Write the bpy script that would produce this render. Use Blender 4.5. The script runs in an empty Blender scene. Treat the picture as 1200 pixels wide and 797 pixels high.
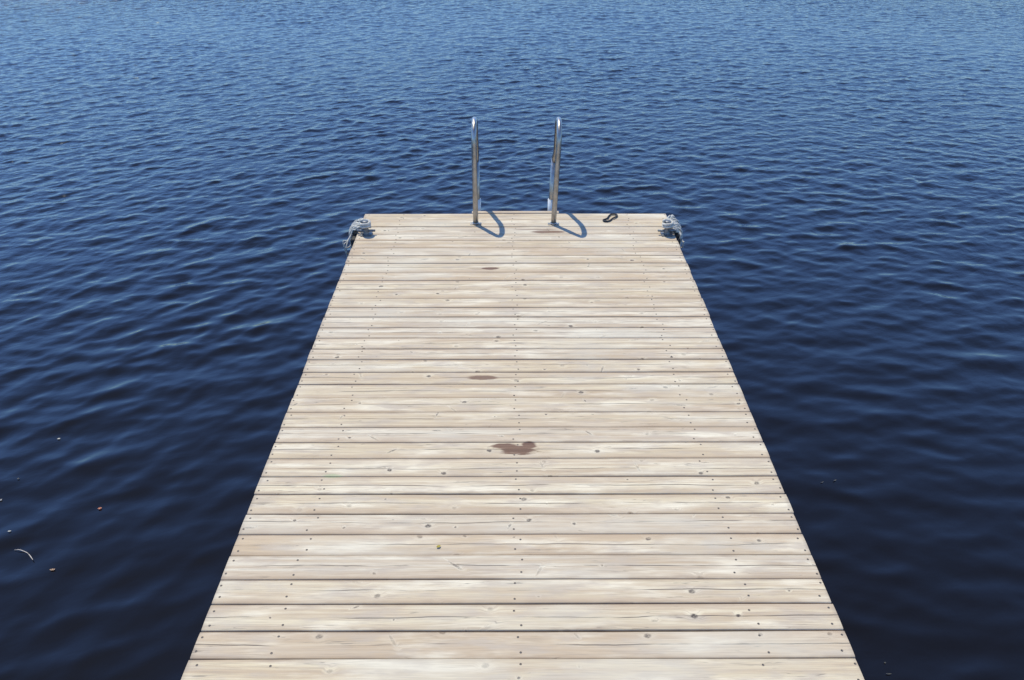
import bpy, bmesh, math, random
import numpy as np
from mathutils import Vector

R = random.Random(7)
C = bpy.context.scene.collection
SC = bpy.context.scene
DZ = 0.45                      # deck top above the water
XL, XR = -0.965, 1.0375        # dock side edges
YEND = 4.857                   # far end of the dock

# ------------------------------------------------------------------ helpers
def link(name, me, mat=None, parent=None):
    o = bpy.data.objects.new(name, me)
    C.objects.link(o)
    if mat: me.materials.append(mat)
    if parent: o.parent = parent
    return o

def from_bm(name, bm, mat=None, parent=None, smooth=True):
    me = bpy.data.meshes.new(name)
    bmesh.ops.recalc_face_normals(bm, faces=bm.faces)
    bm.to_mesh(me); bm.free()
    if smooth:
        me.polygons.foreach_set('use_smooth', [True] * len(me.polygons))
    return link(name, me, mat, parent)

def thing(name, label, cat, loc=(0, 0, 0), group=None):
    o = bpy.data.objects.new(name, None)
    C.objects.link(o)
    o.location = loc
    o.empty_display_size = 0.1
    tag(o, label, cat, group)
    return o

def tag(o, label, cat, group=None):
    o['label'] = label; o['category'] = cat
    if group: o['group'] = group

def add_box(bm, lo, hi, bevel=0.0):
    r = bmesh.ops.create_cube(bm, size=1.0)
    vs = r['verts']
    for v in vs:
        v.co = Vector([lo[i] + (v.co[i] + .5) * (hi[i] - lo[i]) for i in range(3)])
    if bevel:
        es = list({e for v in vs for e in v.link_edges})
        bmesh.ops.bevel(bm, geom=es, offset=bevel, segments=2, affect='EDGES', profile=.6)

def add_tube(bm, pts, rad, seg=12, caps=True):
    pts = [Vector(p) for p in pts]
    n = len(pts)
    rads = rad if isinstance(rad, (list, tuple)) else [rad] * n
    tang = []
    for i in range(n):
        a = pts[max(i - 1, 0)]; b = pts[min(i + 1, n - 1)]
        tang.append((b - a).normalized())
    up = Vector((1, 0, 0)) if abs(tang[0].x) < .9 else Vector((0, 1, 0))
    u = tang[0].cross(up).normalized()
    rings = []
    for i in range(n):
        u = (u - tang[i] * u.dot(tang[i])).normalized()
        w = tang[i].cross(u)
        rings.append([bm.verts.new(pts[i] + (u * math.cos(2 * math.pi * k / seg) + w * math.sin(2 * math.pi * k / seg)) * rads[i]) for k in range(seg)])
    for i in range(n - 1):
        for k in range(seg):
            bm.faces.new((rings[i][k], rings[i][(k + 1) % seg], rings[i + 1][(k + 1) % seg], rings[i + 1][k]))
    if caps:
        bm.faces.new(rings[0][::-1]); bm.faces.new(rings[-1])

def smooth_path(pts, n=8):
    P = [Vector(p) for p in pts]
    P = [P[0] * 2 - P[1]] + P + [P[-1] * 2 - P[-2]]
    out = []
    for i in range(1, len(P) - 2):
        for k in range(n):
            t = k / n
            a, b, c, d = P[i - 1], P[i], P[i + 1], P[i + 2]
            out.append(.5 * ((2 * b) + (c - a) * t + (2 * a - 5 * b + 4 * c - d) * t * t + (3 * b - a - 3 * c + d) * t ** 3))
    out.append(P[-2])
    return out

# ------------------------------------------------------------------ materials
class NT:
    def __init__(s, name):
        s.m = bpy.data.materials.new(name); s.m.use_nodes = True
        s.t = s.m.node_tree; s.b = s.t.nodes['Principled BSDF']
    def n(s, typ, **kw):
        nd = s.t.nodes.new(typ)
        ins = kw.pop('ins', {})
        for k, v in kw.items(): setattr(nd, k, v)
        for k, v in ins.items(): s.set(nd.inputs[k], v)
        return nd
    def set(s, sock, v):
        if isinstance(v, bpy.types.NodeSocket): s.t.links.new(v, sock)
        else: sock.default_value = v
    def math(s, op, a, b=0.0, c=None, clamp=False):
        nd = s.t.nodes.new('ShaderNodeMath'); nd.operation = op; nd.use_clamp = clamp
        s.set(nd.inputs[0], a); s.set(nd.inputs[1], b)
        if c is not None: s.set(nd.inputs[2], c)
        return nd.outputs[0]
    def vec(s, x, y, z=0.0):
        nd = s.t.nodes.new('ShaderNodeCombineXYZ')
        for i, v in enumerate((x, y, z)): s.set(nd.inputs[i], v)
        return nd.outputs[0]
    def noise(s, v, scale, detail=3.0, rough=.5, dist=0.0):
        nd = s.t.nodes.new('ShaderNodeTexNoise')
        s.set(nd.inputs['Vector'], v); nd.inputs['Scale'].default_value = scale
        nd.inputs['Detail'].default_value = detail; nd.inputs['Roughness'].default_value = rough
        nd.inputs['Distortion'].default_value = dist
        return nd.outputs['Fac']
    def ramp(s, v, a, b, lo=0.0, hi=1.0):
        nd = s.t.nodes.new('ShaderNodeMapRange'); nd.interpolation_type = 'SMOOTHSTEP'
        s.set(nd.inputs[0], v)
        for i, q in zip((1, 2, 3, 4), (a, b, lo, hi)): s.set(nd.inputs[i], q)
        return nd.outputs[0]
    def mix(s, f, a, b, blend='MIX'):
        nd = s.t.nodes.new('ShaderNodeMix'); nd.data_type = 'RGBA'; nd.blend_type = blend
        s.set(nd.inputs[0], f)
        for i, q in ((6, a), (7, b)):
            if isinstance(q, tuple) and len(q) == 3: q = q + (1,)
            s.set(nd.inputs[i], q)
        return nd.outputs[2]
    def attr(s, name):
        nd = s.t.nodes.new('ShaderNodeAttribute'); nd.attribute_name = name
        return nd
    def bump(s, h, strength, dist):
        nd = s.t.nodes.new('ShaderNodeBump')
        s.set(nd.inputs['Height'], h); nd.inputs['Strength'].default_value = strength
        nd.inputs['Distance'].default_value = dist
        s.t.links.new(nd.outputs[0], s.b.inputs['Normal'])

def simple(name, col, rough=.6, metal=0.0, var=.25, scale=30, spec=.5):
    q = NT(name)
    pos = q.n('ShaderNodeTexCoord').outputs['Object']
    f = q.noise(pos, scale, 4, .6)
    a = tuple(c * (1 - var) for c in col); b = tuple(min(1, c * (1 + var)) for c in col)
    q.set(q.b.inputs['Base Color'], q.mix(q.ramp(f, .3, .7), a, b))
    q.b.inputs['Roughness'].default_value = rough; q.b.inputs['Metallic'].default_value = metal
    q.b.inputs['Specular IOR Level'].default_value = spec
    return q.m

def wood_material():
    q = NT('weathered_pine')
    sep = q.n('ShaderNodeSeparateXYZ', ins={0: q.attr('plank_uv').outputs['Vector']})
    U, V, W = sep.outputs                       # metres along, metres across, half-distance to the plank edge
    rs = q.n('ShaderNodeSeparateXYZ', ins={0: q.attr('plank_rnd').outputs['Vector']})
    r1, r2, r3 = rs.outputs
    sh = q.math('MULTIPLY', r1, 57.0)
    Uo = q.math('ADD', U, sh)
    Vo = q.math('ADD', V, q.math('MULTIPLY', r2, 9.0))
    # knots: round ones and slanting spikes, each with its own size, turn and darkness
    wob = q.n('ShaderNodeTexNoise', ins={'Vector': q.vec(Uo, Vo), 'Scale': 130.0, 'Detail': 3.0, 'Roughness': .6})
    def knots(fx, fy, off, keep, spike):
        kv = q.vec(q.math('MULTIPLY_ADD', Uo, fx, off), q.math('MULTIPLY_ADD', Vo, fy, off * 1.7))
        vor = q.n('ShaderNodeTexVoronoi', voronoi_dimensions='2D', ins={'Vector': kv, 'Scale': 1.0, 'Randomness': 1.0})
        c = q.n('ShaderNodeSeparateColor', ins={0: vor.outputs['Color']}).outputs
        loc = q.n('ShaderNodeVectorMath', operation='SUBTRACT', ins={0: kv, 1: vor.outputs['Position']}).outputs[0]
        ls = q.n('ShaderNodeSeparateXYZ', ins={0: loc}).outputs
        wc = q.n('ShaderNodeSeparateColor', ins={0: wob.outputs['Color']}).outputs
        lx = q.math('ADD', q.math('DIVIDE', ls[0], fx), q.math('MULTIPLY_ADD', wc[0], .007 if spike else .008, -.0035 if spike else -.004))
        ly = q.math('ADD', q.math('DIVIDE', ls[1], fy), q.math('MULTIPLY_ADD', wc[1], .005 if spike else .008, -.0025 if spike else -.004))
        th = q.math('MULTIPLY_ADD', c[2], 2.6, -1.3) if spike else q.math('MULTIPLY_ADD', c[2], .8, -.4)
        ct, stn = q.math('COSINE', th), q.math('SINE', th)
        a = q.math('ADD', q.math('MULTIPLY', lx, ct), q.math('MULTIPLY', ly, stn))
        b = q.math('SUBTRACT', q.math('MULTIPLY', ly, ct), q.math('MULTIPLY', lx, stn))
        size = q.ramp(c[0], keep, 1.0, 0.0, 1.0)
        if spike:
            la = q.math('MULTIPLY_ADD', size, .024, .010); lb = q.math('MULTIPLY_ADD', a, .07, .0040)
        else:
            la = q.math('MULTIPLY_ADD', size, .0085, .0035); lb = q.math('MULTIPLY', la, .78)
        a, b = q.math('DIVIDE', a, la), q.math('DIVIDE', b, lb)
        d = q.math('SQRT', q.math('ADD', q.math('MULTIPLY', a, a), q.math('MULTIPLY', b, b)))
        on = q.math('GREATER_THAN', c[0], keep)
        return d, on, c
    kd, kon, cs = knots(4.9, 7.7, 3.1, .30, False)
    sd, son, scs = knots(3.1, 8.3, 7.9, .62, True)
    khalo = q.math('MULTIPLY', q.ramp(kd, .9, 3.4, 1.0, 0.0), kon)
    kcore = q.math('MULTIPLY', q.math('MULTIPLY', q.ramp(kd, .6, 1.25, 1.0, 0.0), kon), q.ramp(wob.outputs['Fac'], .30, .58, .35, 1.0))
    kdark = q.math('MULTIPLY', kcore, q.ramp(cs[1], .15, .7, .35, 1.0))
    spike = q.math('MULTIPLY', q.math('MULTIPLY', q.ramp(sd, .6, 1.2, 1.0, 0.0), son), q.ramp(wob.outputs['Fac'], .34, .55, .3, 1.0))
    spike = q.math('MULTIPLY', spike, q.ramp(scs[1], .1, .9, .25, .95))
    shalo = q.math('MULTIPLY', q.ramp(sd, .8, 2.6, 1.0, 0.0), son)
    # grain, bent round the knots
    gv = q.math('MULTIPLY_ADD', q.math('ADD', khalo, shalo), .012, Vo)
    slow = q.noise(q.vec(q.math('MULTIPLY', Uo, 1.3), q.math('MULTIPLY', Vo, 9.0)), 1.0, 3, .55)
    gv2 = q.math('MULTIPLY_ADD', slow, .030, gv)
    rings = q.noise(q.vec(q.math('MULTIPLY', Uo, .45), q.math('MULTIPLY', gv2, 85.0)), 1.0, 4, .55)
    fine = q.noise(q.vec(q.math('MULTIPLY', Uo, 7.0), q.math('MULTIPLY', gv2, 420.0)), 1.0, 3, .6)
    blot = q.noise(q.vec(q.math('MULTIPLY', Uo, 2.2), q.math('MULTIPLY', Vo, 13.0)), 1.0, 4, .6)
    blot2 = q.noise(q.vec(q.math('MULTIPLY', Uo, 6.0), q.math('MULTIPLY', Vo, 24.0)), 1.0, 3, .6)
    base = q.mix(r3, (.565, .485, .33), (.66, .60, .45))
    base = q.mix(q.ramp(r1, .45, .9, 0, .65), base, (.595, .57, .495))      # others have gone silver-grey
    base = q.mix(q.ramp(r2, .62, .95, 0, .75), base, (.50, .39, .26))      # a few boards are still yellower
    band = q.noise(q.vec(q.math('MULTIPLY', Uo, .8), q.math('MULTIPLY', gv2, 24.0)), 1.0, 3, .55)
    base = q.mix(q.ramp(band, .44, .68, 0, .85), base, (.43, .335, .225))
    base = q.mix(q.ramp(rings, .36, .64, 0, .70), base, (.44, .345, .245))
    base = q.mix(q.ramp(blot, .46, .68, 0, .8), base, (.735, .69, .56))    # bleached patches
    base = q.mix(q.ramp(blot2, .46, .68, 0, .7), base, (.44, .385, .32))   # grey dirt
    base = q.mix(q.ramp(fine, .46, .66, 0, .6), base, (.34, .28, .22))
    base = q.mix(q.math('MULTIPLY', q.math('MAXIMUM', khalo, shalo), .20), base, (.69, .64, .51))
    base = q.mix(kdark, base, (.075, .062, .056))
    base = q.mix(q.math('MULTIPLY', spike, .9), base, (.11, .095, .085))
    # drying check along the heart of most boards
    cw = q.noise(q.vec(q.math('MULTIPLY', Uo, 2.0), q.math('MULTIPLY', r1, 31.0)), 1.0, 4, .55)
    cc = q.math('ADD', V, q.math('MULTIPLY_ADD', cw, .034, q.math('MULTIPLY_ADD', r3, .018, -.026)))
    cd = q.math('ABSOLUTE', cc)
    cm = q.ramp(q.noise(q.vec(q.math('MULTIPLY', Uo, 2.6), q.math('MULTIPLY', r2, 77.0)), 1.0, 3, .65), .38, .56)
    cwid = q.math('MULTIPLY_ADD', cm, .0013, .0004)
    crack = q.math('MULTIPLY', q.ramp(q.math('DIVIDE', cd, cwid), .5, 1.4, 1.0, 0.0), q.math('MULTIPLY', cm, q.ramp(r1, .0, .15)))
    base = q.mix(q.math('MULTIPLY', crack, .85), base, (.085, .07, .06))
    # shorter hairline checks elsewhere
    hv = q.vec(q.math('MULTIPLY', Uo, 3.2), q.math('MULTIPLY', gv2, 60.0))
    hn = q.noise(hv, 1.0, 2, .5)
    hair = q.math('MULTIPLY', q.ramp(q.math('ABSOLUTE', q.math('SUBTRACT', hn, .5)), .006, .014, 1, 0),
                  q.ramp(q.noise(q.vec(q.math('MULTIPLY', Uo, 4.0), q.math('MULTIPLY', Vo, 30.0)), 1.0, 2), .53, .64))
    base = q.mix(q.math('MULTIPLY', hair, .6), base, (.16, .14, .12))
    # soft brown edge shading painted into the colour, along one side of many boards
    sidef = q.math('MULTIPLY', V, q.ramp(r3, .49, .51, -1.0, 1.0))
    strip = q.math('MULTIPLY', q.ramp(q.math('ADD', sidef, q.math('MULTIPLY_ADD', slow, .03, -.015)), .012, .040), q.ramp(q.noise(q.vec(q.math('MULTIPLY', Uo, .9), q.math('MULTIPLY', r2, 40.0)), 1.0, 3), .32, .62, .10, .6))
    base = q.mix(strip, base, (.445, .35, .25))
    # grime gathered along the gaps
    edge = q.math('MULTIPLY', q.ramp(W, .016, .001), q.ramp(blot2, .25, .7, .10, .6))
    base = q.mix(edge, base, (.30, .225, .155))
    wx = q.noise(q.vec(q.math('MULTIPLY', U, 1.1), q.math('MULTIPLY_ADD', Vo, 3.0, q.math('MULTIPLY', r3, 5.0))), 1.0, 4, .6)
    base = q.mix(q.ramp(wx, .48, .68, 0, .45), base, (.555, .535, .455))
    ends = q.ramp(q.math('ABSOLUTE', q.math('SUBTRACT', U, .03625)), .985, 1.0, 0, .5)
    base = q.mix(q.math('MULTIPLY', ends, q.ramp(blot2, .3, .65, .2, 1.0)), base, (.27, .23, .19))
    # damp patches
    geo = q.n('ShaderNodeNewGeometry').outputs['Position']
    gs = q.n('ShaderNodeSeparateXYZ', ins={0: geo}); X, Y, Z = gs.outputs
    dn = q.noise(q.vec(q.math('MULTIPLY', X, 14.0), q.math('MULTIPLY', Y, 60.0)), 1.0, 5, .65)
    wet = None
    # cx, cy, half width, half depth, strength, roughness of outline
    for cx, cy, a, b, st, k in [(.030, 2.436, .080, .032, 1, 1.1), (-.020, 2.458, .060, .019, 1, .8), (.075, 2.462, .032, .028, 1, .7),
                                (-.128, 2.948, .076, .020, .9, .45), (-.115, 4.049, .056, .018, 1.0, .7), (-.165, 4.047, .09, .013, .35, .8),
                                (.24, 4.560, .115, .020, .9, .6), (.16, 4.595, .15, .012, .55, .6)]:
        dx = q.math('DIVIDE', q.math('SUBTRACT', X, cx), a); dy = q.math('DIVIDE', q.math('SUBTRACT', Y, cy), b)
        d = q.math('SQRT', q.math('ADD', q.math('MULTIPLY', dx, dx), q.math('MULTIPLY', dy, dy)))
        d = q.math('ADD', d, q.math('MULTIPLY', q.math('SUBTRACT', dn, .5), k * 1.6))
        m = q.ramp(d, .70, 1.12, st, 0.0)
        wet = m if wet is None else q.math('MAXIMUM', wet, m)
    base = q.mix(wet, base, q.mix(q.ramp(rings, .3, .7), (.12, .065, .038), (.20, .12, .075)))
    # a little green algae by one screw
    ax = q.math('DIVIDE', q.math('SUBTRACT', X, -.69), .045); ay = q.math('DIVIDE', q.math('SUBTRACT', Y, 2.285), .012)
    ad = q.math('ADD', q.math('SQRT', q.math('ADD', q.math('MULTIPLY', ax, ax), q.math('MULTIPLY', ay, ay))), q.math('MULTIPLY', q.math('SUBTRACT', dn, .5), 1.5))
    base = q.mix(q.ramp(ad, .5, 1.1, .45, 0), base, (.25, .36, .18))
    base = q.mix(1.0, base, (.985, .94, .895), 'MULTIPLY')      # overall tone of this timber
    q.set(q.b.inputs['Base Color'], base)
    q.set(q.b.inputs['Roughness'], q.math('MULTIPLY_ADD', wet, -.25, .78))
    q.b.inputs['Specular IOR Level'].default_value = .3
    h = q.math('ADD', q.math('MULTIPLY', rings, .5), q.math('MULTIPLY', fine, .5))
    h = q.math('SUBTRACT', h, q.math('MULTIPLY', crack, 2.0))
    h = q.math('ADD', h, q.math('MULTIPLY', kcore, .5))
    q.bump(h, .45, .0022)
    return q.m

def water_material():
    q = NT('lake_water')
    pos = q.n('ShaderNodeNewGeometry').outputs['Position']
    q.b.inputs['Base Color'].default_value = (.0055, .0040, .0024, 1)
    q.b.inputs['IOR'].default_value = 1.40
    # wind ripples finer than the mesh; they grow where the breeze is not sheltered
    sp = q.n('ShaderNodeSeparateXYZ', ins={0: pos}); X, Y, Z = sp.outputs
    rot = q.vec(q.math('ADD', q.math('MULTIPLY', X, .9), q.math('MULTIPLY', Y, .42)), q.math('SUBTRACT', q.math('MULTIPLY', Y, .9), q.math('MULTIPLY', X, .42)))
    st = q.n('ShaderNodeVectorMath', operation='MULTIPLY', ins={0: rot, 1: (9.0, 15.0, 1)}).outputs[0]
    f1 = q.noise(st, 1.0, 4, .55, .3)
    dist = q.math('SQRT', q.math('ADD', q.math('MULTIPLY', X, X), q.math('MULTIPLY', Y, Y)))
    amp = q.math('ADD', q.ramp(dist, 3.0, 11.0, .05, .7), q.ramp(dist, 13.0, 24.0, 0, 1.6))
    q.set(q.b.inputs['Roughness'], q.math('ADD', q.ramp(dist, 4.0, 16.0, .03, .11), q.ramp(dist, 15.0, 45.0, 0, .16)))
    q.bump(q.math('MULTIPLY', f1, amp), 1.0, .020)
    return q.m

# ------------------------------------------------------------------ water
def build_water():
    N, L = 1280, 24.0
    rng = np.random.default_rng(11)
    kx = np.fft.fftfreq(N, L / N) * 2 * np.pi
    ky = np.fft.rfftfreq(N, L / N) * 2 * np.pi
    KY, KX = np.meshgrid(ky, kx)          # axis0 = x, axis1 = y
    K = np.hypot(KX, KY); K[0, 0] = 1e-6
    noise = np.fft.rfft2(rng.standard_normal((N, N)))
    noise2 = np.fft.rfft2(rng.standard_normal((N, N)))
    TH = np.arctan2(KY, KX)
    def spec(lam, p, th0, spread, cut):
        kp = 2 * np.pi / lam
        S = np.exp(-1.0 * (kp / K) ** 2.2) * K ** (-p)
        a = np.abs(np.cos(TH - th0)) ** spread * .93 + .07
        S = S * a ** 2 * np.exp(-(K * cut) ** 2)
        S[0, 0] = 0
        return np.sqrt(S)
    def field(nz, A, rms):
        F = nz * A
        h = np.fft.irfft2(F, s=(N, N)); 
        gx = np.fft.irfft2(1j * KX * F, s=(N, N)); gy = np.fft.irfft2(1j * KY * F, s=(N, N))
        sc = rms / math.sqrt((gx ** 2 + gy ** 2).mean())
        dx = np.fft.irfft2(1j * KX / K * F, s=(N, N)); dy = np.fft.irfft2(1j * KY / K * F, s=(N, N))
        return h * sc, dx * sc, dy * sc
    d2r = math.pi / 180
    left_near = field(noise, spec(.30, 5.0, 120 * d2r, 2.4, .008), 1.0)
    left_far = field(noise, spec(.27, 4.2, 120 * d2r, 1.0, .005), 1.0)
    right_near = field(noise2, spec(.27, 4.9, 93 * d2r, 3.5, .008), 1.0)
    right_far = field(noise2, spec(.27, 4.2, 97 * d2r, 1.0, .005), 1.0)
    # one sheet: fine where the waves are resolved, stretching out to the horizon
    y0 = -4.2
    fx = (np.arange(N) / N - .5) * L
    ext = np.concatenate([np.cumsum(.03 * 1.13 ** np.arange(1, 66))])
    xs = np.concatenate([fx[0] - ext[::-1], fx, fx[-1] + ext])
    ys = np.concatenate([y0 - ext[::-1], y0 + np.arange(N) / N * L, y0 + (N - 1) / N * L + ext])
    nx, ny = len(xs), len(ys); ne = len(ext)
    X, Y = np.meshgrid(xs, ys, indexing='ij')
    ix = np.round((xs - fx[0]) / (L / N)).astype(int) % N; iy = np.round((ys - y0) / (L / N)).astype(int) % N   # the field is periodic
    sm = lambda t: np.clip(t, 0, 1) ** 2 * (3 - 2 * np.clip(t, 0, 1))
    RD = np.hypot(X * .8, Y - .5); far = sm((RD - 2.0) / 4.6)
    wr = sm((X + 2.0 + .12 * Y) / 4.5)
    amp = .070 + .036 * sm((RD - 2.1) / 1.9) + .014 * far - .022 * sm((RD - 7) / 7)
    gust = sum(np.cos(X * a + Y * b + ph) for a, b, ph in ((.55, .9, .4), (-.8, .5, 2.1), (1.3, -.4, 4.0), (.2, 1.6, 1.2), (-1.1, -1.5, 5.2))) / 5
    amp = amp * (1 + .30 * gust)          # cat's-paws: the breeze is patchy
    amp = amp * (1 - .24 * wr * (1 - far))
    out = np.maximum(np.maximum(fx[0] - X, X - fx[-1]), np.maximum(y0 - Y, Y - (y0 + L)))
    amp = amp * (1 - sm(out / 9.0))
    wl, wrr = np.sqrt(1 - wr), np.sqrt(wr)
    fn, ff = np.sqrt(1 - far), np.sqrt(far)
    def comb(i):
        g = lambda f: f[i][np.ix_(ix, iy)]
        a = (1 - far) * g(left_near) + far * g(left_far)
        b = (1 - far) * g(right_near) + far * g(right_far)
        return (wl * a + wrr * b) * amp
    Z = comb(0); DX = comb(1); DY = comb(2)
    chop = .85
    PX = X + chop * DX; PY = Y + chop * DY
    co = np.stack([PX, PY, Z], -1).reshape(-1, 3).astype(np.float32)
    idx = np.arange(nx * ny, dtype=np.int32).reshape(nx, ny)
    quads = np.stack([idx[:-1, :-1], idx[1:, :-1], idx[1:, 1:], idx[:-1, 1:]], -1).reshape(-1, 4)
    me = bpy.data.meshes.new('water')
    nq = len(quads)
    me.vertices.add(len(co)); me.vertices.foreach_set('co', co.ravel())
    me.loops.add(nq * 4); me.loops.foreach_set('vertex_index', quads.ravel())
    me.polygons.add(nq); me.polygons.foreach_set('loop_start', np.arange(0, nq * 4, 4, dtype=np.int32))
    me.polygons.foreach_set('use_smooth', np.ones(nq, dtype=bool))
    me.update(calc_edges=True)
    o = link('water', me, water_material())
    o['kind'] = 'structure'
    def height(x, y):
        i = min(max(int(round((x - fx[0]) / (L / N))), 0), N - 1) + ne
        j = min(max(int(round((y - y0) / (L / N))), 0), N - 1) + ne
        return float(Z[i, j])
    return height
height = build_water()

# ------------------------------------------------------------------ dock
wood = wood_material()
beam_mat = simple('damp_beam_wood', (.20, .165, .12), .8, 0, .35, 14)
screw_mat = simple('weathered_screw', (.10, .085, .075), .6, .4, .5, 90)
zinc = simple('galvanised_steel', (.52, .52, .51), .5, .45, .2, 60)

dock = thing('wooden_dock', 'long pale weathered wooden dock running out over the dark blue lake', 'dock')

lines = [4.857, 4.751, 4.642, 4.53, 4.431, 4.325, 4.219, 4.117, 4.003, 3.904, 3.8, 3.694, 3.596, 3.497, 3.392, 3.292, 3.193, 3.098, 2.995,
         2.898, 2.791, 2.688, 2.583, 2.485, 2.385, 2.282, 2.184, 2.081, 1.98, 1.881, 1.777, 1.677, 1.575, 1.475]
while lines[-1] > -2.6: lines.append(lines[-1] - R.uniform(.0985, .1035))
TOP = []           # (y centre, half width, z offset) of each board, for the screws
def build_decking():
    verts, faces, uv, rnd = [], [], [], []
    nxs = 41
    prof_n = 5
    for i in range(len(lines) - 1):
        ya, yb = lines[i + 1], lines[i]
        gap = R.choice((.0006, .0012, .0018, .0024, .0036)) + R.uniform(0, .0012)
        hw = (yb - ya - gap) / 2; yc = (ya + yb) / 2
        rad = R.uniform(.003, .005); th = .028; cup = R.uniform(.0006, .0024)
        zo = R.uniform(-.0014, .0014); tilt = R.uniform(-.009, .009)
        xl = XL + R.uniform(-.0024, .0024); xr = XR + R.uniform(-.0024, .0024)
        r3 = (R.random(), R.random(), R.random())
        bow = R.uniform(-.0015, .0015)
        # closed profile, across (v) and height (z)
        pr = [(-hw + .002, -th), (-hw, -th + .002), (-hw, -rad)]
        for k in range(1, prof_n + 1):
            a = math.pi / 2 * k / prof_n
            pr.append((-hw + rad * (1 - math.cos(a)), -rad + rad * math.sin(a)))
        for t in np.linspace(-1, 1, 9)[1:-1]: pr.append((t * (hw - rad), 0))
        for k in range(prof_n, 0, -1):
            a = math.pi / 2 * k / prof_n
            pr.append((hw - rad * (1 - math.cos(a)), -rad + rad * math.sin(a)))
        pr += [(hw, -rad), (hw, -th + .002), (hw - .002, -th)]
        n = len(pr); base = len(verts)
        ph = R.uniform(0, 6); 
        for s in range(nxs):
            x = xl + (xr - xl) * s / (nxs - 1)
            wob = .0008 * math.sin(x * 3.1 + ph) + bow * (x * x - .4)
            for (v, z) in pr:
                zz = z + zo + tilt * v - cup * ((v / hw) ** 2) if z > -.02 else z
                verts.append((x, yc + v + wob, DZ + zz))
                uv.append((x, v, hw - abs(v))); rnd.append(r3)
        for s in range(nxs - 1):
            for k in range(n):
                a = base + s * n + k; b = base + s * n + (k + 1) % n
                faces.append((a, a + n, b + n, b))
        for b0, rev in ((base, False), (base + (nxs - 1) * n, True)):      # sawn ends, on vertices of their own so the edge stays crisp
            c0 = len(verts)
            for k in range(n): verts.append(verts[b0 + k]); uv.append(uv[b0 + k]); rnd.append(r3)
            ring = [c0 + k for k in range(n)]
            faces.append(tuple(reversed(ring)) if rev else tuple(ring))
        TOP.append((yc, hw, zo, tilt, cup))
    me = bpy.data.meshes.new('decking')
    me.from_pydata(verts, [], faces)
    a = me.attributes.new('plank_uv', 'FLOAT_VECTOR', 'POINT'); a.data.foreach_set('vector', np.array(uv, dtype=np.float32).ravel())
    a = me.attributes.new('plank_rnd', 'FLOAT_VECTOR', 'POINT'); a.data.foreach_set('vector', np.array(rnd, dtype=np.float32).ravel())
    me.polygons.foreach_set('use_smooth', [len(p.vertices) == 4 for p in me.polygons])
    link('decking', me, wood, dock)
build_decking()

# the screws: each board is held at five joists by two screws
JX = [-.950, -.7125, .0264, .768, 1.020]
def screw_bm():
    bm = bmesh.new()
    r0 = [(.0, .0004), (.0018, .0002), (.0022, .0006), (.0032, .0008), (.0039, .0002), (.004, -.004)]
    seg = 10
    c = bm.verts.new((0, 0, r0[0][1]))
    prev = None
    for (rr, z) in r0[1:]:
        ring = [bm.verts.new((rr * math.cos(2 * math.pi * k / seg), rr * math.sin(2 * math.pi * k / seg), z)) for k in range(seg)]
        for k in range(seg):
            if prev is None: bm.faces.new((c, ring[k], ring[(k + 1) % seg]))
            else: bm.faces.new((prev[k], ring[k], ring[(k + 1) % seg], prev[(k + 1) % seg]))
        prev = ring
    return bm
spots = []
for i, (yc, hw, zo, tilt, cup) in enumerate(TOP):
    for j, jx in enumerate(JX):
        for s in (-1, 1):
            v = s * hw * R.uniform(.44, .68)
            x = jx + R.uniform(-.016, .016)
            if j == 0: x = max(x, -.955)
            if j == 4: x = min(x, 1.028)
            spots.append((x, yc + v, DZ + zo + tilt * v - cup * (v / hw) ** 2))
inview = [s for s in spots if s[1] > 1.40 and abs(s[0]) < 1.05]
inview.sort(key=lambda s: s[1])
near, rest = inview[:100], inview[100:] + [s for s in spots if s[1] <= 1.40]
first = from_bm('screw', screw_bm(), screw_mat, dock)
for k, s in enumerate(near):
    o = first if k == 0 else first.copy()
    if k: C.objects.link(o); o.parent = dock
    o.location = s
bm = bmesh.new()
tmp = screw_bm(); tm = bpy.data.meshes.new('tmp'); tmp.to_mesh(tm); tmp.free()
for s in rest:
    k0 = len(bm.verts); bm.from_mesh(tm); bm.verts.ensure_lookup_table()
    for v in bm.verts[k0:]: v.co += Vector(s)
so = from_bm('screw_heads', bm, screw_mat, dock); so['kind'] = 'stuff'
bpy.data.meshes.remove(tm)

# frame under the boards, and piles
YB = lines[-1]
for x in (XL + .045, -.7125, .0264, .768, XR - .045):
    bm = bmesh.new(); add_box(bm, (x - .024, YB + .02, DZ - .20), (x + .024, YEND - .06, DZ - .029), .003)
    from_bm('joist', bm, beam_mat, dock, False)
bm = bmesh.new(); add_box(bm, (XL + .02, YEND - .057, DZ - .20), (XR - .02, YEND - .012, DZ - .030), .003)
from_bm('end_beam', bm, beam_mat, dock, False)
for x in (XL + .14, XR - .14):
    for y in (4.55, 2.2, -.2, -2.3):
        bm = bmesh.new(); add_tube(bm, [(x, y, -1.6), (x, y, DZ - .032)], .055, 20)
        from_bm('pile', bm, beam_mat, dock)
# board across the end that carries the bathing ladder
bm = bmesh.new(); add_box(bm, (-.2545, YEND + .004, DZ - .19), (.327, YEND + .036, DZ + .001), .004)
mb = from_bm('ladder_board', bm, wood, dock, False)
nv = len(mb.data.vertices)
a = mb.data.attributes.new('plank_uv', 'FLOAT_VECTOR', 'POINT')
a.data.foreach_set('vector', np.array([(v.co.x, v.co.z - .4, .03) for v in mb.data.vertices], dtype=np.float32).ravel())
a = mb.data.attributes.new('plank_rnd', 'FLOAT_VECTOR', 'POINT'); a.data.foreach_set('vector', np.tile(np.array([.3, .5, .8], dtype=np.float32), nv))

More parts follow.
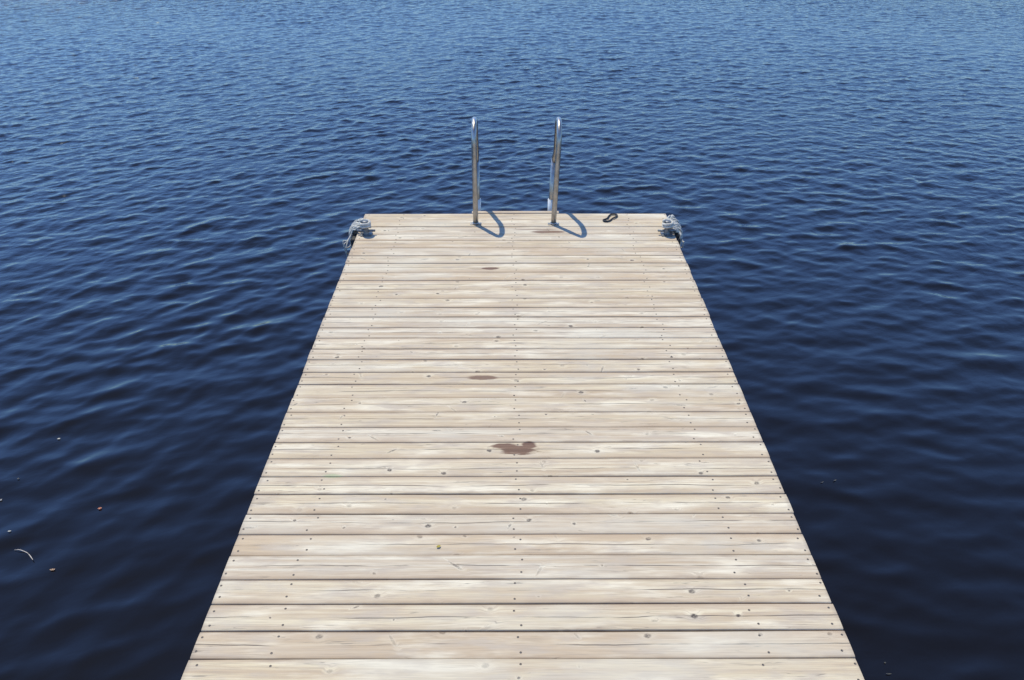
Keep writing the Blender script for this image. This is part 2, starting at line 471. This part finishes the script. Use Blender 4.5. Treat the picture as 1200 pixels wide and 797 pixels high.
# ------------------------------------------------------------------ bathing ladder
steel = NT('stainless_steel')
pos = steel.n('ShaderNodeTexCoord').outputs['Object']
steel.set(steel.b.inputs['Base Color'], steel.mix(steel.ramp(steel.noise(pos, 25, 4, .6), .35, .7), (.43, .41, .385), (.31, .29, .265)))
steel.b.inputs['Metallic'].default_value = 1.0
steel.set(steel.b.inputs['Roughness'], steel.ramp(steel.noise(pos, 60, 3, .6), .3, .7, .30, .46))
steel = steel.m
bright = simple('bright_aluminium', (.68, .67, .64), .45, .2, .08, 40)

ladder = thing('bathing_ladder', 'stainless steel bathing ladder with two arched handrails at the far end of the dock', 'ladder', (.03, 4.86, DZ))
def rail(xb, xt, yb, sgn):
    r = .018; ra = .113; zt = .661
    P = []
    zc = zt - r - ra
    def X(z): return xb + (xt - xb) * max(0.0, min(1.0, z / zt))
    for z in np.linspace(0, zc, 8): P.append((X(z), yb, z))
    ang = 150
    for k in range(1, 19):
        a = math.radians(ang) * k / 18
        z = zc + ra * math.sin(a)
        P.append((X(z), yb + ra * (1 - math.cos(a)), z))
    # slanting leg, then straight down
    y2, z2 = yb + .315, .345
    y1, z1 = P[-1][1], P[-1][2]
    for t in (.3, .6, .85): P.append((X(z1), y1 + (y2 - y1) * t, z1 + (z2 - z1) * t))
    Q = [(p[0], p[1], p[2]) for p in P] + [(X(.33), y2 - .002, z2 - .01), (X(.3), y2 + .004, z2 - .05)]
    low = [(X(.3), y2 + .004, z2 - .02), (xb, y2 + .006, .05), (xb, y2 + .006, -1.35)]
    return Q, low
for (xb, xt, yb, sgn) in ((-.2215, -.2185, 4.676, -1), (.281, .303, 4.672, 1)):
    Q, low = rail(xb, xt, yb, sgn)
    off = Vector(ladder.location)
    L_ = lambda p: (p[0] - off.x, p[1] - off.y, p[2])
    bm = bmesh.new(); add_tube(bm, [L_(p) for p in Q], .0168, 18)
    hr = from_bm('handrail', bm, steel, ladder)
    bm = bmesh.new(); add_tube(bm, [L_(p) for p in low], .0186, 18)
    from_bm('lower_tube', bm, steel, hr)
    bm = bmesh.new()                              # foot flange screwed to the deck
    add_box(bm, L_((xb - .036, yb - .012, .002)), L_((xb + .036, yb + .016, .0055)), .0012)
    add_tube(bm, [L_((xb, yb, .005)), L_((xb, yb, .014))], .0205, 18)
    for sx in (-.029, .029): add_tube(bm, [L_((xb + sx, yb + .002, .0045)), L_((xb + sx, yb + .002, .0085))], .005, 8)
    from_bm('foot_flange', bm, steel, hr)
    bm = bmesh.new()                              # bright clamp sleeve and bracket back to the board
    y2 = yb + .321; xx = xb - sgn * .003
    add_tube(bm, [L_((xx, y2, -.14)), L_((xx, y2, .045))], .0205, 18)
    from_bm('clamp_sleeve', bm, bright, hr)
    bm = bmesh.new()
    add_box(bm, L_((xx - .02, YEND + .038, -.13)), L_((xx + .02, y2 - .015, -.09)), .002)
    from_bm('bracket', bm, bright, hr)
for z in (-.22, -.47, -.72, -.97):
    bm = bmesh.new(); add_tube(bm, [(-.2115 - .03, .137, z), (.271 - .03, .137, z)], .015, 14)
    from_bm('rung', bm, steel, ladder)

# ------------------------------------------------------------------ mooring hardware at the corners
def rope_material():
    q = NT('grey_rope')
    uvn = q.n('ShaderNodeTexCoord').outputs['Object']
    w = q.n('ShaderNodeTexWave', ins={'Vector': uvn, 'Scale': 60.0, 'Distortion': 3.0, 'Detail': 2.0})
    f = q.noise(uvn, 70, 4, .6)
    c = q.mix(q.ramp(f, .3, .7), (.53, .505, .445), (.71, .68, .61))
    c = q.mix(q.ramp(w.outputs['Fac'], .1, .5, .40, 0), c, (.32, .31, .28))
    q.set(q.b.inputs['Base Color'], c); q.b.inputs['Roughness'].default_value = .9
    q.bump(q.math('ADD', w.outputs['Fac'], f), .8, .003)
    return q.m
rope_mat = rope_material()
rubber = simple('black_rubber', (.020, .020, .021), .65, 0, .4, 40)
dark_iron = simple('dark_iron', (.16, .165, .17), .5, .7, .3, 60)

def bollard(x, y, side, label):
    t = thing('mooring_bollard', label, 'bollard', (x, y, DZ), 'mooring bollards on the far corners of the dock')
    bm = bmesh.new()
    prof = [(.0, .094), (.012, .094), (.018, .092), (.0205, .088), (.020, .083), (.0175, .080), (.0175, .012), (.021, .006), (.021, .004)]
    seg = 20; prev = None; c = bm.verts.new((0, 0, prof[0][1]))
    for (r, z) in prof[1:]:
        ring = [bm.verts.new((r * math.cos(2 * math.pi * k / seg), r * math.sin(2 * math.pi * k / seg), z)) for k in range(seg)]
        for k in range(seg):
            if prev is None: bm.faces.new((c, ring[k], ring[(k + 1) % seg]))
            else: bm.faces.new((prev[k], ring[k], ring[(k + 1) % seg], prev[(k + 1) % seg]))
        prev = ring
    from_bm('post', bm, dark_iron, t)
    bm = bmesh.new(); add_box(bm, (-.036, -.030, .0025), (.036, .030, .0075), .002)
    from_bm('base_plate', bm, dark_iron, t)
    bm = bmesh.new(); add_tube(bm, [(-.058, 0, .027), (-.056, 0, .027), (.056, 0, .027), (.058, 0, .027)], [.005, .0075, .0075, .005], 12)
    from_bm('cross_pin', bm, dark_iron, t)
    return t
BL = (-.9045, 4.519); BR = (.986, 4.514)
bollard(*BL, -1, 'small galvanised bollard with a cross pin on the far left corner of the dock')
bollard(*BR, 1, 'small galvanised bollard with a cross pin on the far right corner of the dock')

def rope(side, bx, by, edge, label, seed, n, spread, dangle):
    rr = random.Random(seed)
    t = thing('mooring_rope', label, 'rope', (bx, by, DZ), 'mooring ropes on the far corners of the dock')
    bm = bmesh.new()                                # turns round the bollard
    P = []
    for k in range(0, 2 * 24 + 13):
        a = 2 * math.pi * k / 24
        P.append((.027 * math.cos(a), .027 * math.sin(a), .050 + .032 * k / 48 + .001 * math.sin(3 * a)))
    add_tube(bm, P, .0085, 10)
    from_bm('wrap', bm, rope_mat, t)
    e = (edge - bx)                                 # signed distance to the dock edge
    for k in range(n):                              # strands fanned over the edge
        f = k / (n - 1)
        j_ = lambda a: rr.uniform(-a, a)
        y1 = spread[0] + (spread[1] - spread[0]) * f + j_(.010)
        ob = .046 + .016 * math.sin(math.pi * f) + j_(.008)
        s = side
        pts = [(s * .012, .022 + .012 * f, .050 + .015 * f),
               (e * .40 + j_(.008), .30 * y1 + .018 + j_(.008), .040 + .022 * f + j_(.010)),
               (e * .85 + j_(.006), .66 * y1 + j_(.008), .026 + .012 * f + j_(.009)),
               (e + s * .012, .86 * y1 + j_(.006), .018 + j_(.008)),
               (e + s * ob * .75, y1 + j_(.008), .002 + j_(.008)),
               (e + s * ob, y1 - .012 + j_(.008), -.030 + j_(.01)),
               (e + s * (ob - .010), y1 - .02 + j_(.012), -.060 - rr.uniform(0, .05))]
        bm = bmesh.new()
        add_tube(bm, smooth_path(pts, 7), .0052 + j_(.001), 8)
        from_bm('strand', bm, rope_mat, t)
    for k, (dy, ln, wd) in enumerate(dangle):       # loose bights hanging outside the dock
        s = side
        pts = [(e + s * .045, dy, -.02), (e + s * (.062 + .3 * wd), dy - .03, -.05), (e + s * (.07 + wd), dy - .055, -.5 * ln), (e + s * (.066 + wd), dy - .05, -ln),
               (e + s * (.05 + .4 * wd), dy - .02, -ln * 1.05), (e + s * .05, dy + .005, -.6 * ln), (e + s * .052, dy + .01, -.05)]
        bm = bmesh.new(); add_tube(bm, smooth_path(pts, 7), .0038, 8)
        from_bm('loose_bight', bm, rope_mat, t)
    return t
rope(-1, BL[0], BL[1], XL, 'grey rope on the left bollard with loose loops hanging over the dock edge', 3, 18, (.06, .21), [(.035, .12, .012), (.02, .17, .0), (.05, .09, .02)])
rope(1, BR[0], BR[1], XR, 'grey rope wrapped on the right bollard and fanned thickly over the dock corner', 5, 24, (.03, .285), [(.03, .08, -.012)])

def bumper(x0, x1, y, label):
    t = thing('edge_bumper', label, 'bumper', ((x0 + x1) / 2, y, DZ - .02), 'bumpers under the ropes at the dock corners')
    w = abs(x1 - x0) / 2
    bm = bmesh.new(); add_box(bm, (-w, -.045, -.33), (w, .06, -.012), .012)
    from_bm('rubber_block', bm, rubber, t)
    bm = bmesh.new()
    add_tube(bm, [(-w - .004, 0, -.16), (w + .004, 0, -.16)], .012, 10)
    from_bm('bolt', bm, dark_iron, t)
bumper(XL - .044, XL - .006, 4.56, 'dark bumper under the grey rope on the left side of the dock end')
bumper(XR + .006, XR + .044, 4.56, 'dark bumper under the grey rope on the right side of the dock end')

# ------------------------------------------------------------------ small things on the boards and on the water
cord = NT('black_cord').m
cord.node_tree.nodes['Principled BSDF'].inputs['Roughness'].default_value = .7
q = NT('black_braid'); pos = q.n('ShaderNodeTexCoord').outputs['Object']
q.set(q.b.inputs['Base Color'], q.mix(q.noise(pos, 300, 2), (.010, .010, .012), (.035, .033, .035))); q.b.inputs['Roughness'].default_value = .75
cord_mat = q.m
cx, cy = .655, 4.765
lp = [(-.030, -.072), (-.050, -.066), (-.054, -.044), (-.036, -.030), (-.018, -.008), (-.004, .030), (.016, .060), (.044, .066), (.062, .046), (.052, .018), (.028, -.006), (.008, -.034), (-.006, -.058), (-.030, -.072)]
pts = [(x, y, .007) for i, (x, y) in enumerate(lp)]
bm = bmesh.new(); add_tube(bm, smooth_path(pts, 5), .0056, 10)
o = from_bm('cord_loop', bm, cord_mat); o.location = (cx, cy, DZ); o.scale = (.86, .86, 1)
tag(o, 'small black cord loop lying on the far boards right of the ladder', 'cord')

leaf_cols = {'tan': (.55, .38, .25), 'rust': (.60, .26, .15), 'pale': (.62, .60, .52), 'grey': (.13, .13, .12), 'yellow': (.55, .46, .10)}
leaf_mats = {k: simple('leaf_' + k, v, .7, 0, .25, 120) for k, v in leaf_cols.items()}
def leaf(x, y, z, ln, wd, rot, mat, label, group=None, curl=.25):
    bm = bmesh.new()
    n = 9; rows = []
    for i in range(n):
        t = i / (n - 1); w = wd * math.sin(math.pi * min(.98, max(.03, t))) ** .7
        xx = (t - .5) * ln
        zz = curl * ln * (abs(t - .5) * 2) ** 2 * .5
        rows.append([bm.verts.new((xx, s * w / 2, zz + abs(s) * w * .18 + dz)) for s in (-1, 0, 1) for dz in (0,)])
    top = []
    for i in range(n - 1):
        for k in range(2): top.append(bm.faces.new((rows[i][k], rows[i + 1][k], rows[i + 1][k + 1], rows[i][k + 1])))
    bmesh.ops.solidify(bm, geom=top, thickness=.0008)
    o = from_bm('leaf_fragment', bm, leaf_mats[mat])
    o.location = (x, y, z); o.rotation_euler = (0, 0, rot)
    tag(o, label, 'leaf', group)
WG = 'leaf fragments floating on the lake'
for (x, y, ln, wd, rot, mat, lab) in [
    (-2.268, 3.061, .015, .010, .3, 'pale', 'tiny pale leaf fragment floating farthest from the twig on the left water'),
    (-1.844, 2.569, .017, .013, .1, 'rust', 'small rusty orange leaf fragment floating on the dark water left of the dock'),
    (-1.878, 2.212, .022, .009, .1, 'tan', 'small tan leaf fragment floating to the right of the curved twig'),
    (-2.167, 2.4225, .014, .008, .2, 'pale', 'tiny pale leaf fragment floating just above the curved twig'),
    (-2.310, 2.761, .011, .009, .8, 'grey', 'tiny grey leaf fragment on the water above the curved twig'),
    (-2.319, 2.624, .012, .009, .8, 'pale', 'tiny pale leaf fragment at the left edge of the photo'),
    (1.519, 2.738, .020, .005, .5, 'grey', 'slim grey leaf fragment floating on the water right of the dock'),
    (1.454, 2.724, .018, .004, .3, 'grey', 'faint thin grey leaf fragment nearest the dock on the right water'),
    (1.355, 1.726, .020, .004, -.05, 'grey', 'thin grey leaf fragment floating at the bottom right beside the dock'),
    (1.362, 1.774, .007, .006, .4, 'grey', 'tiny round grey leaf fragment floating at the bottom right beside the dock')]:
    leaf(x, y, height(x, y) + .003, ln, wd, rot, mat, lab, WG)
leaf(-.2502, 1.9159, DZ + .0035, .016, .011, .6, 'yellow', 'tiny yellow leaf bit lying on the pale boards of the dock')

tw = [(-2.0964, 2.3251), (-2.075, 2.3225), (-2.0566, 2.3179), (-2.038, 2.312), (-2.0228, 2.3013), (-2.008, 2.287), (-1.9869, 2.2664)]
bx, by = tw[3]
bz = max(height(x, y) for x, y in tw)
bm = bmesh.new()
add_tube(bm, smooth_path([(x - bx, y - by, .004 * math.sin(i * 1.3)) for i, (x, y) in enumerate(tw)], 4), [.0009] * 3 + [.0018] * 19 + [.0013] * 3, 8)
o = from_bm('floating_twig', bm, simple('bleached_twig', (.42, .36, .30), .8, 0, .25, 90)); o.location = (bx, by, bz + .002)
tag(o, 'bleached curved twig floating on the dark water at lower left', 'twig')

# ------------------------------------------------------------------ light, sky, camera
sx, sy = .262, -.343
to_sun = Vector((-sx, -sy, 1)).normalized()
el = math.asin(to_sun.z); az = math.atan2(to_sun.x, to_sun.y)
sun = bpy.data.lights.new('sun', 'SUN'); sun.energy = 3.3; sun.angle = math.radians(.53); sun.color = (1, .95, .78)
so = bpy.data.objects.new('sun', sun); C.objects.link(so)
so.rotation_euler = to_sun.to_track_quat('Z', 'Y').to_euler()
so.location = to_sun * 30

w = bpy.data.worlds.new('World'); SC.world = w; w.use_nodes = True
nt = w.node_tree; bg = nt.nodes['Background']
sky = nt.nodes.new('ShaderNodeTexSky'); sky.sky_type = 'NISHITA'; sky.sun_disc = False
sky.sun_elevation = el; sky.sun_rotation = az % (2 * math.pi)
sky.air_density = 1.0; sky.dust_density = .1; sky.ozone_density = 2.5; sky.altitude = 200
hs = nt.nodes.new('ShaderNodeMix'); hs.data_type = 'RGBA'; hs.blend_type = 'MULTIPLY'; hs.inputs[0].default_value = 1.0
tc = nt.nodes.new('ShaderNodeTexCoord'); sz = nt.nodes.new('ShaderNodeSeparateXYZ'); nt.links.new(tc.outputs['Generated'], sz.inputs[0])
cr = nt.nodes.new('ShaderNodeValToRGB'); nt.links.new(sz.outputs[2], cr.inputs[0]); nt.links.new(cr.outputs[0], hs.inputs[7])
for pos_, col_ in zip((0.0, .42, 1.0), ((.60, .78, .92, 1), (.93, 1.23, 1.69, 1), (.36, .39, .45, 1))):   # clear deep blue sky, darkest overhead
    e = cr.color_ramp.elements[0] if pos_ == 0 else cr.color_ramp.elements[-1] if pos_ == 1 else cr.color_ramp.elements.new(pos_)
    e.position = pos_; e.color = col_
nt.links.new(sky.outputs[0], hs.inputs[6]); nt.links.new(hs.outputs[2], bg.inputs[0]); bg.inputs[1].default_value = .15

cam = bpy.data.cameras.new('camera'); cam.sensor_width = 36; cam.lens = 915 / 1200 * 36
cam.clip_start = .05; cam.clip_end = 2000
co = bpy.data.objects.new('camera', cam); C.objects.link(co)
co.location = (0, 0, DZ + 2.06)
co.rotation_euler = (math.radians(90 - 32.2132), 0, math.radians(-.15894))
SC.camera = co
SC.view_settings.view_transform = 'Standard'; SC.view_settings.look = 'None'
SC.view_settings.exposure = .40; SC.view_settings.gamma = 1
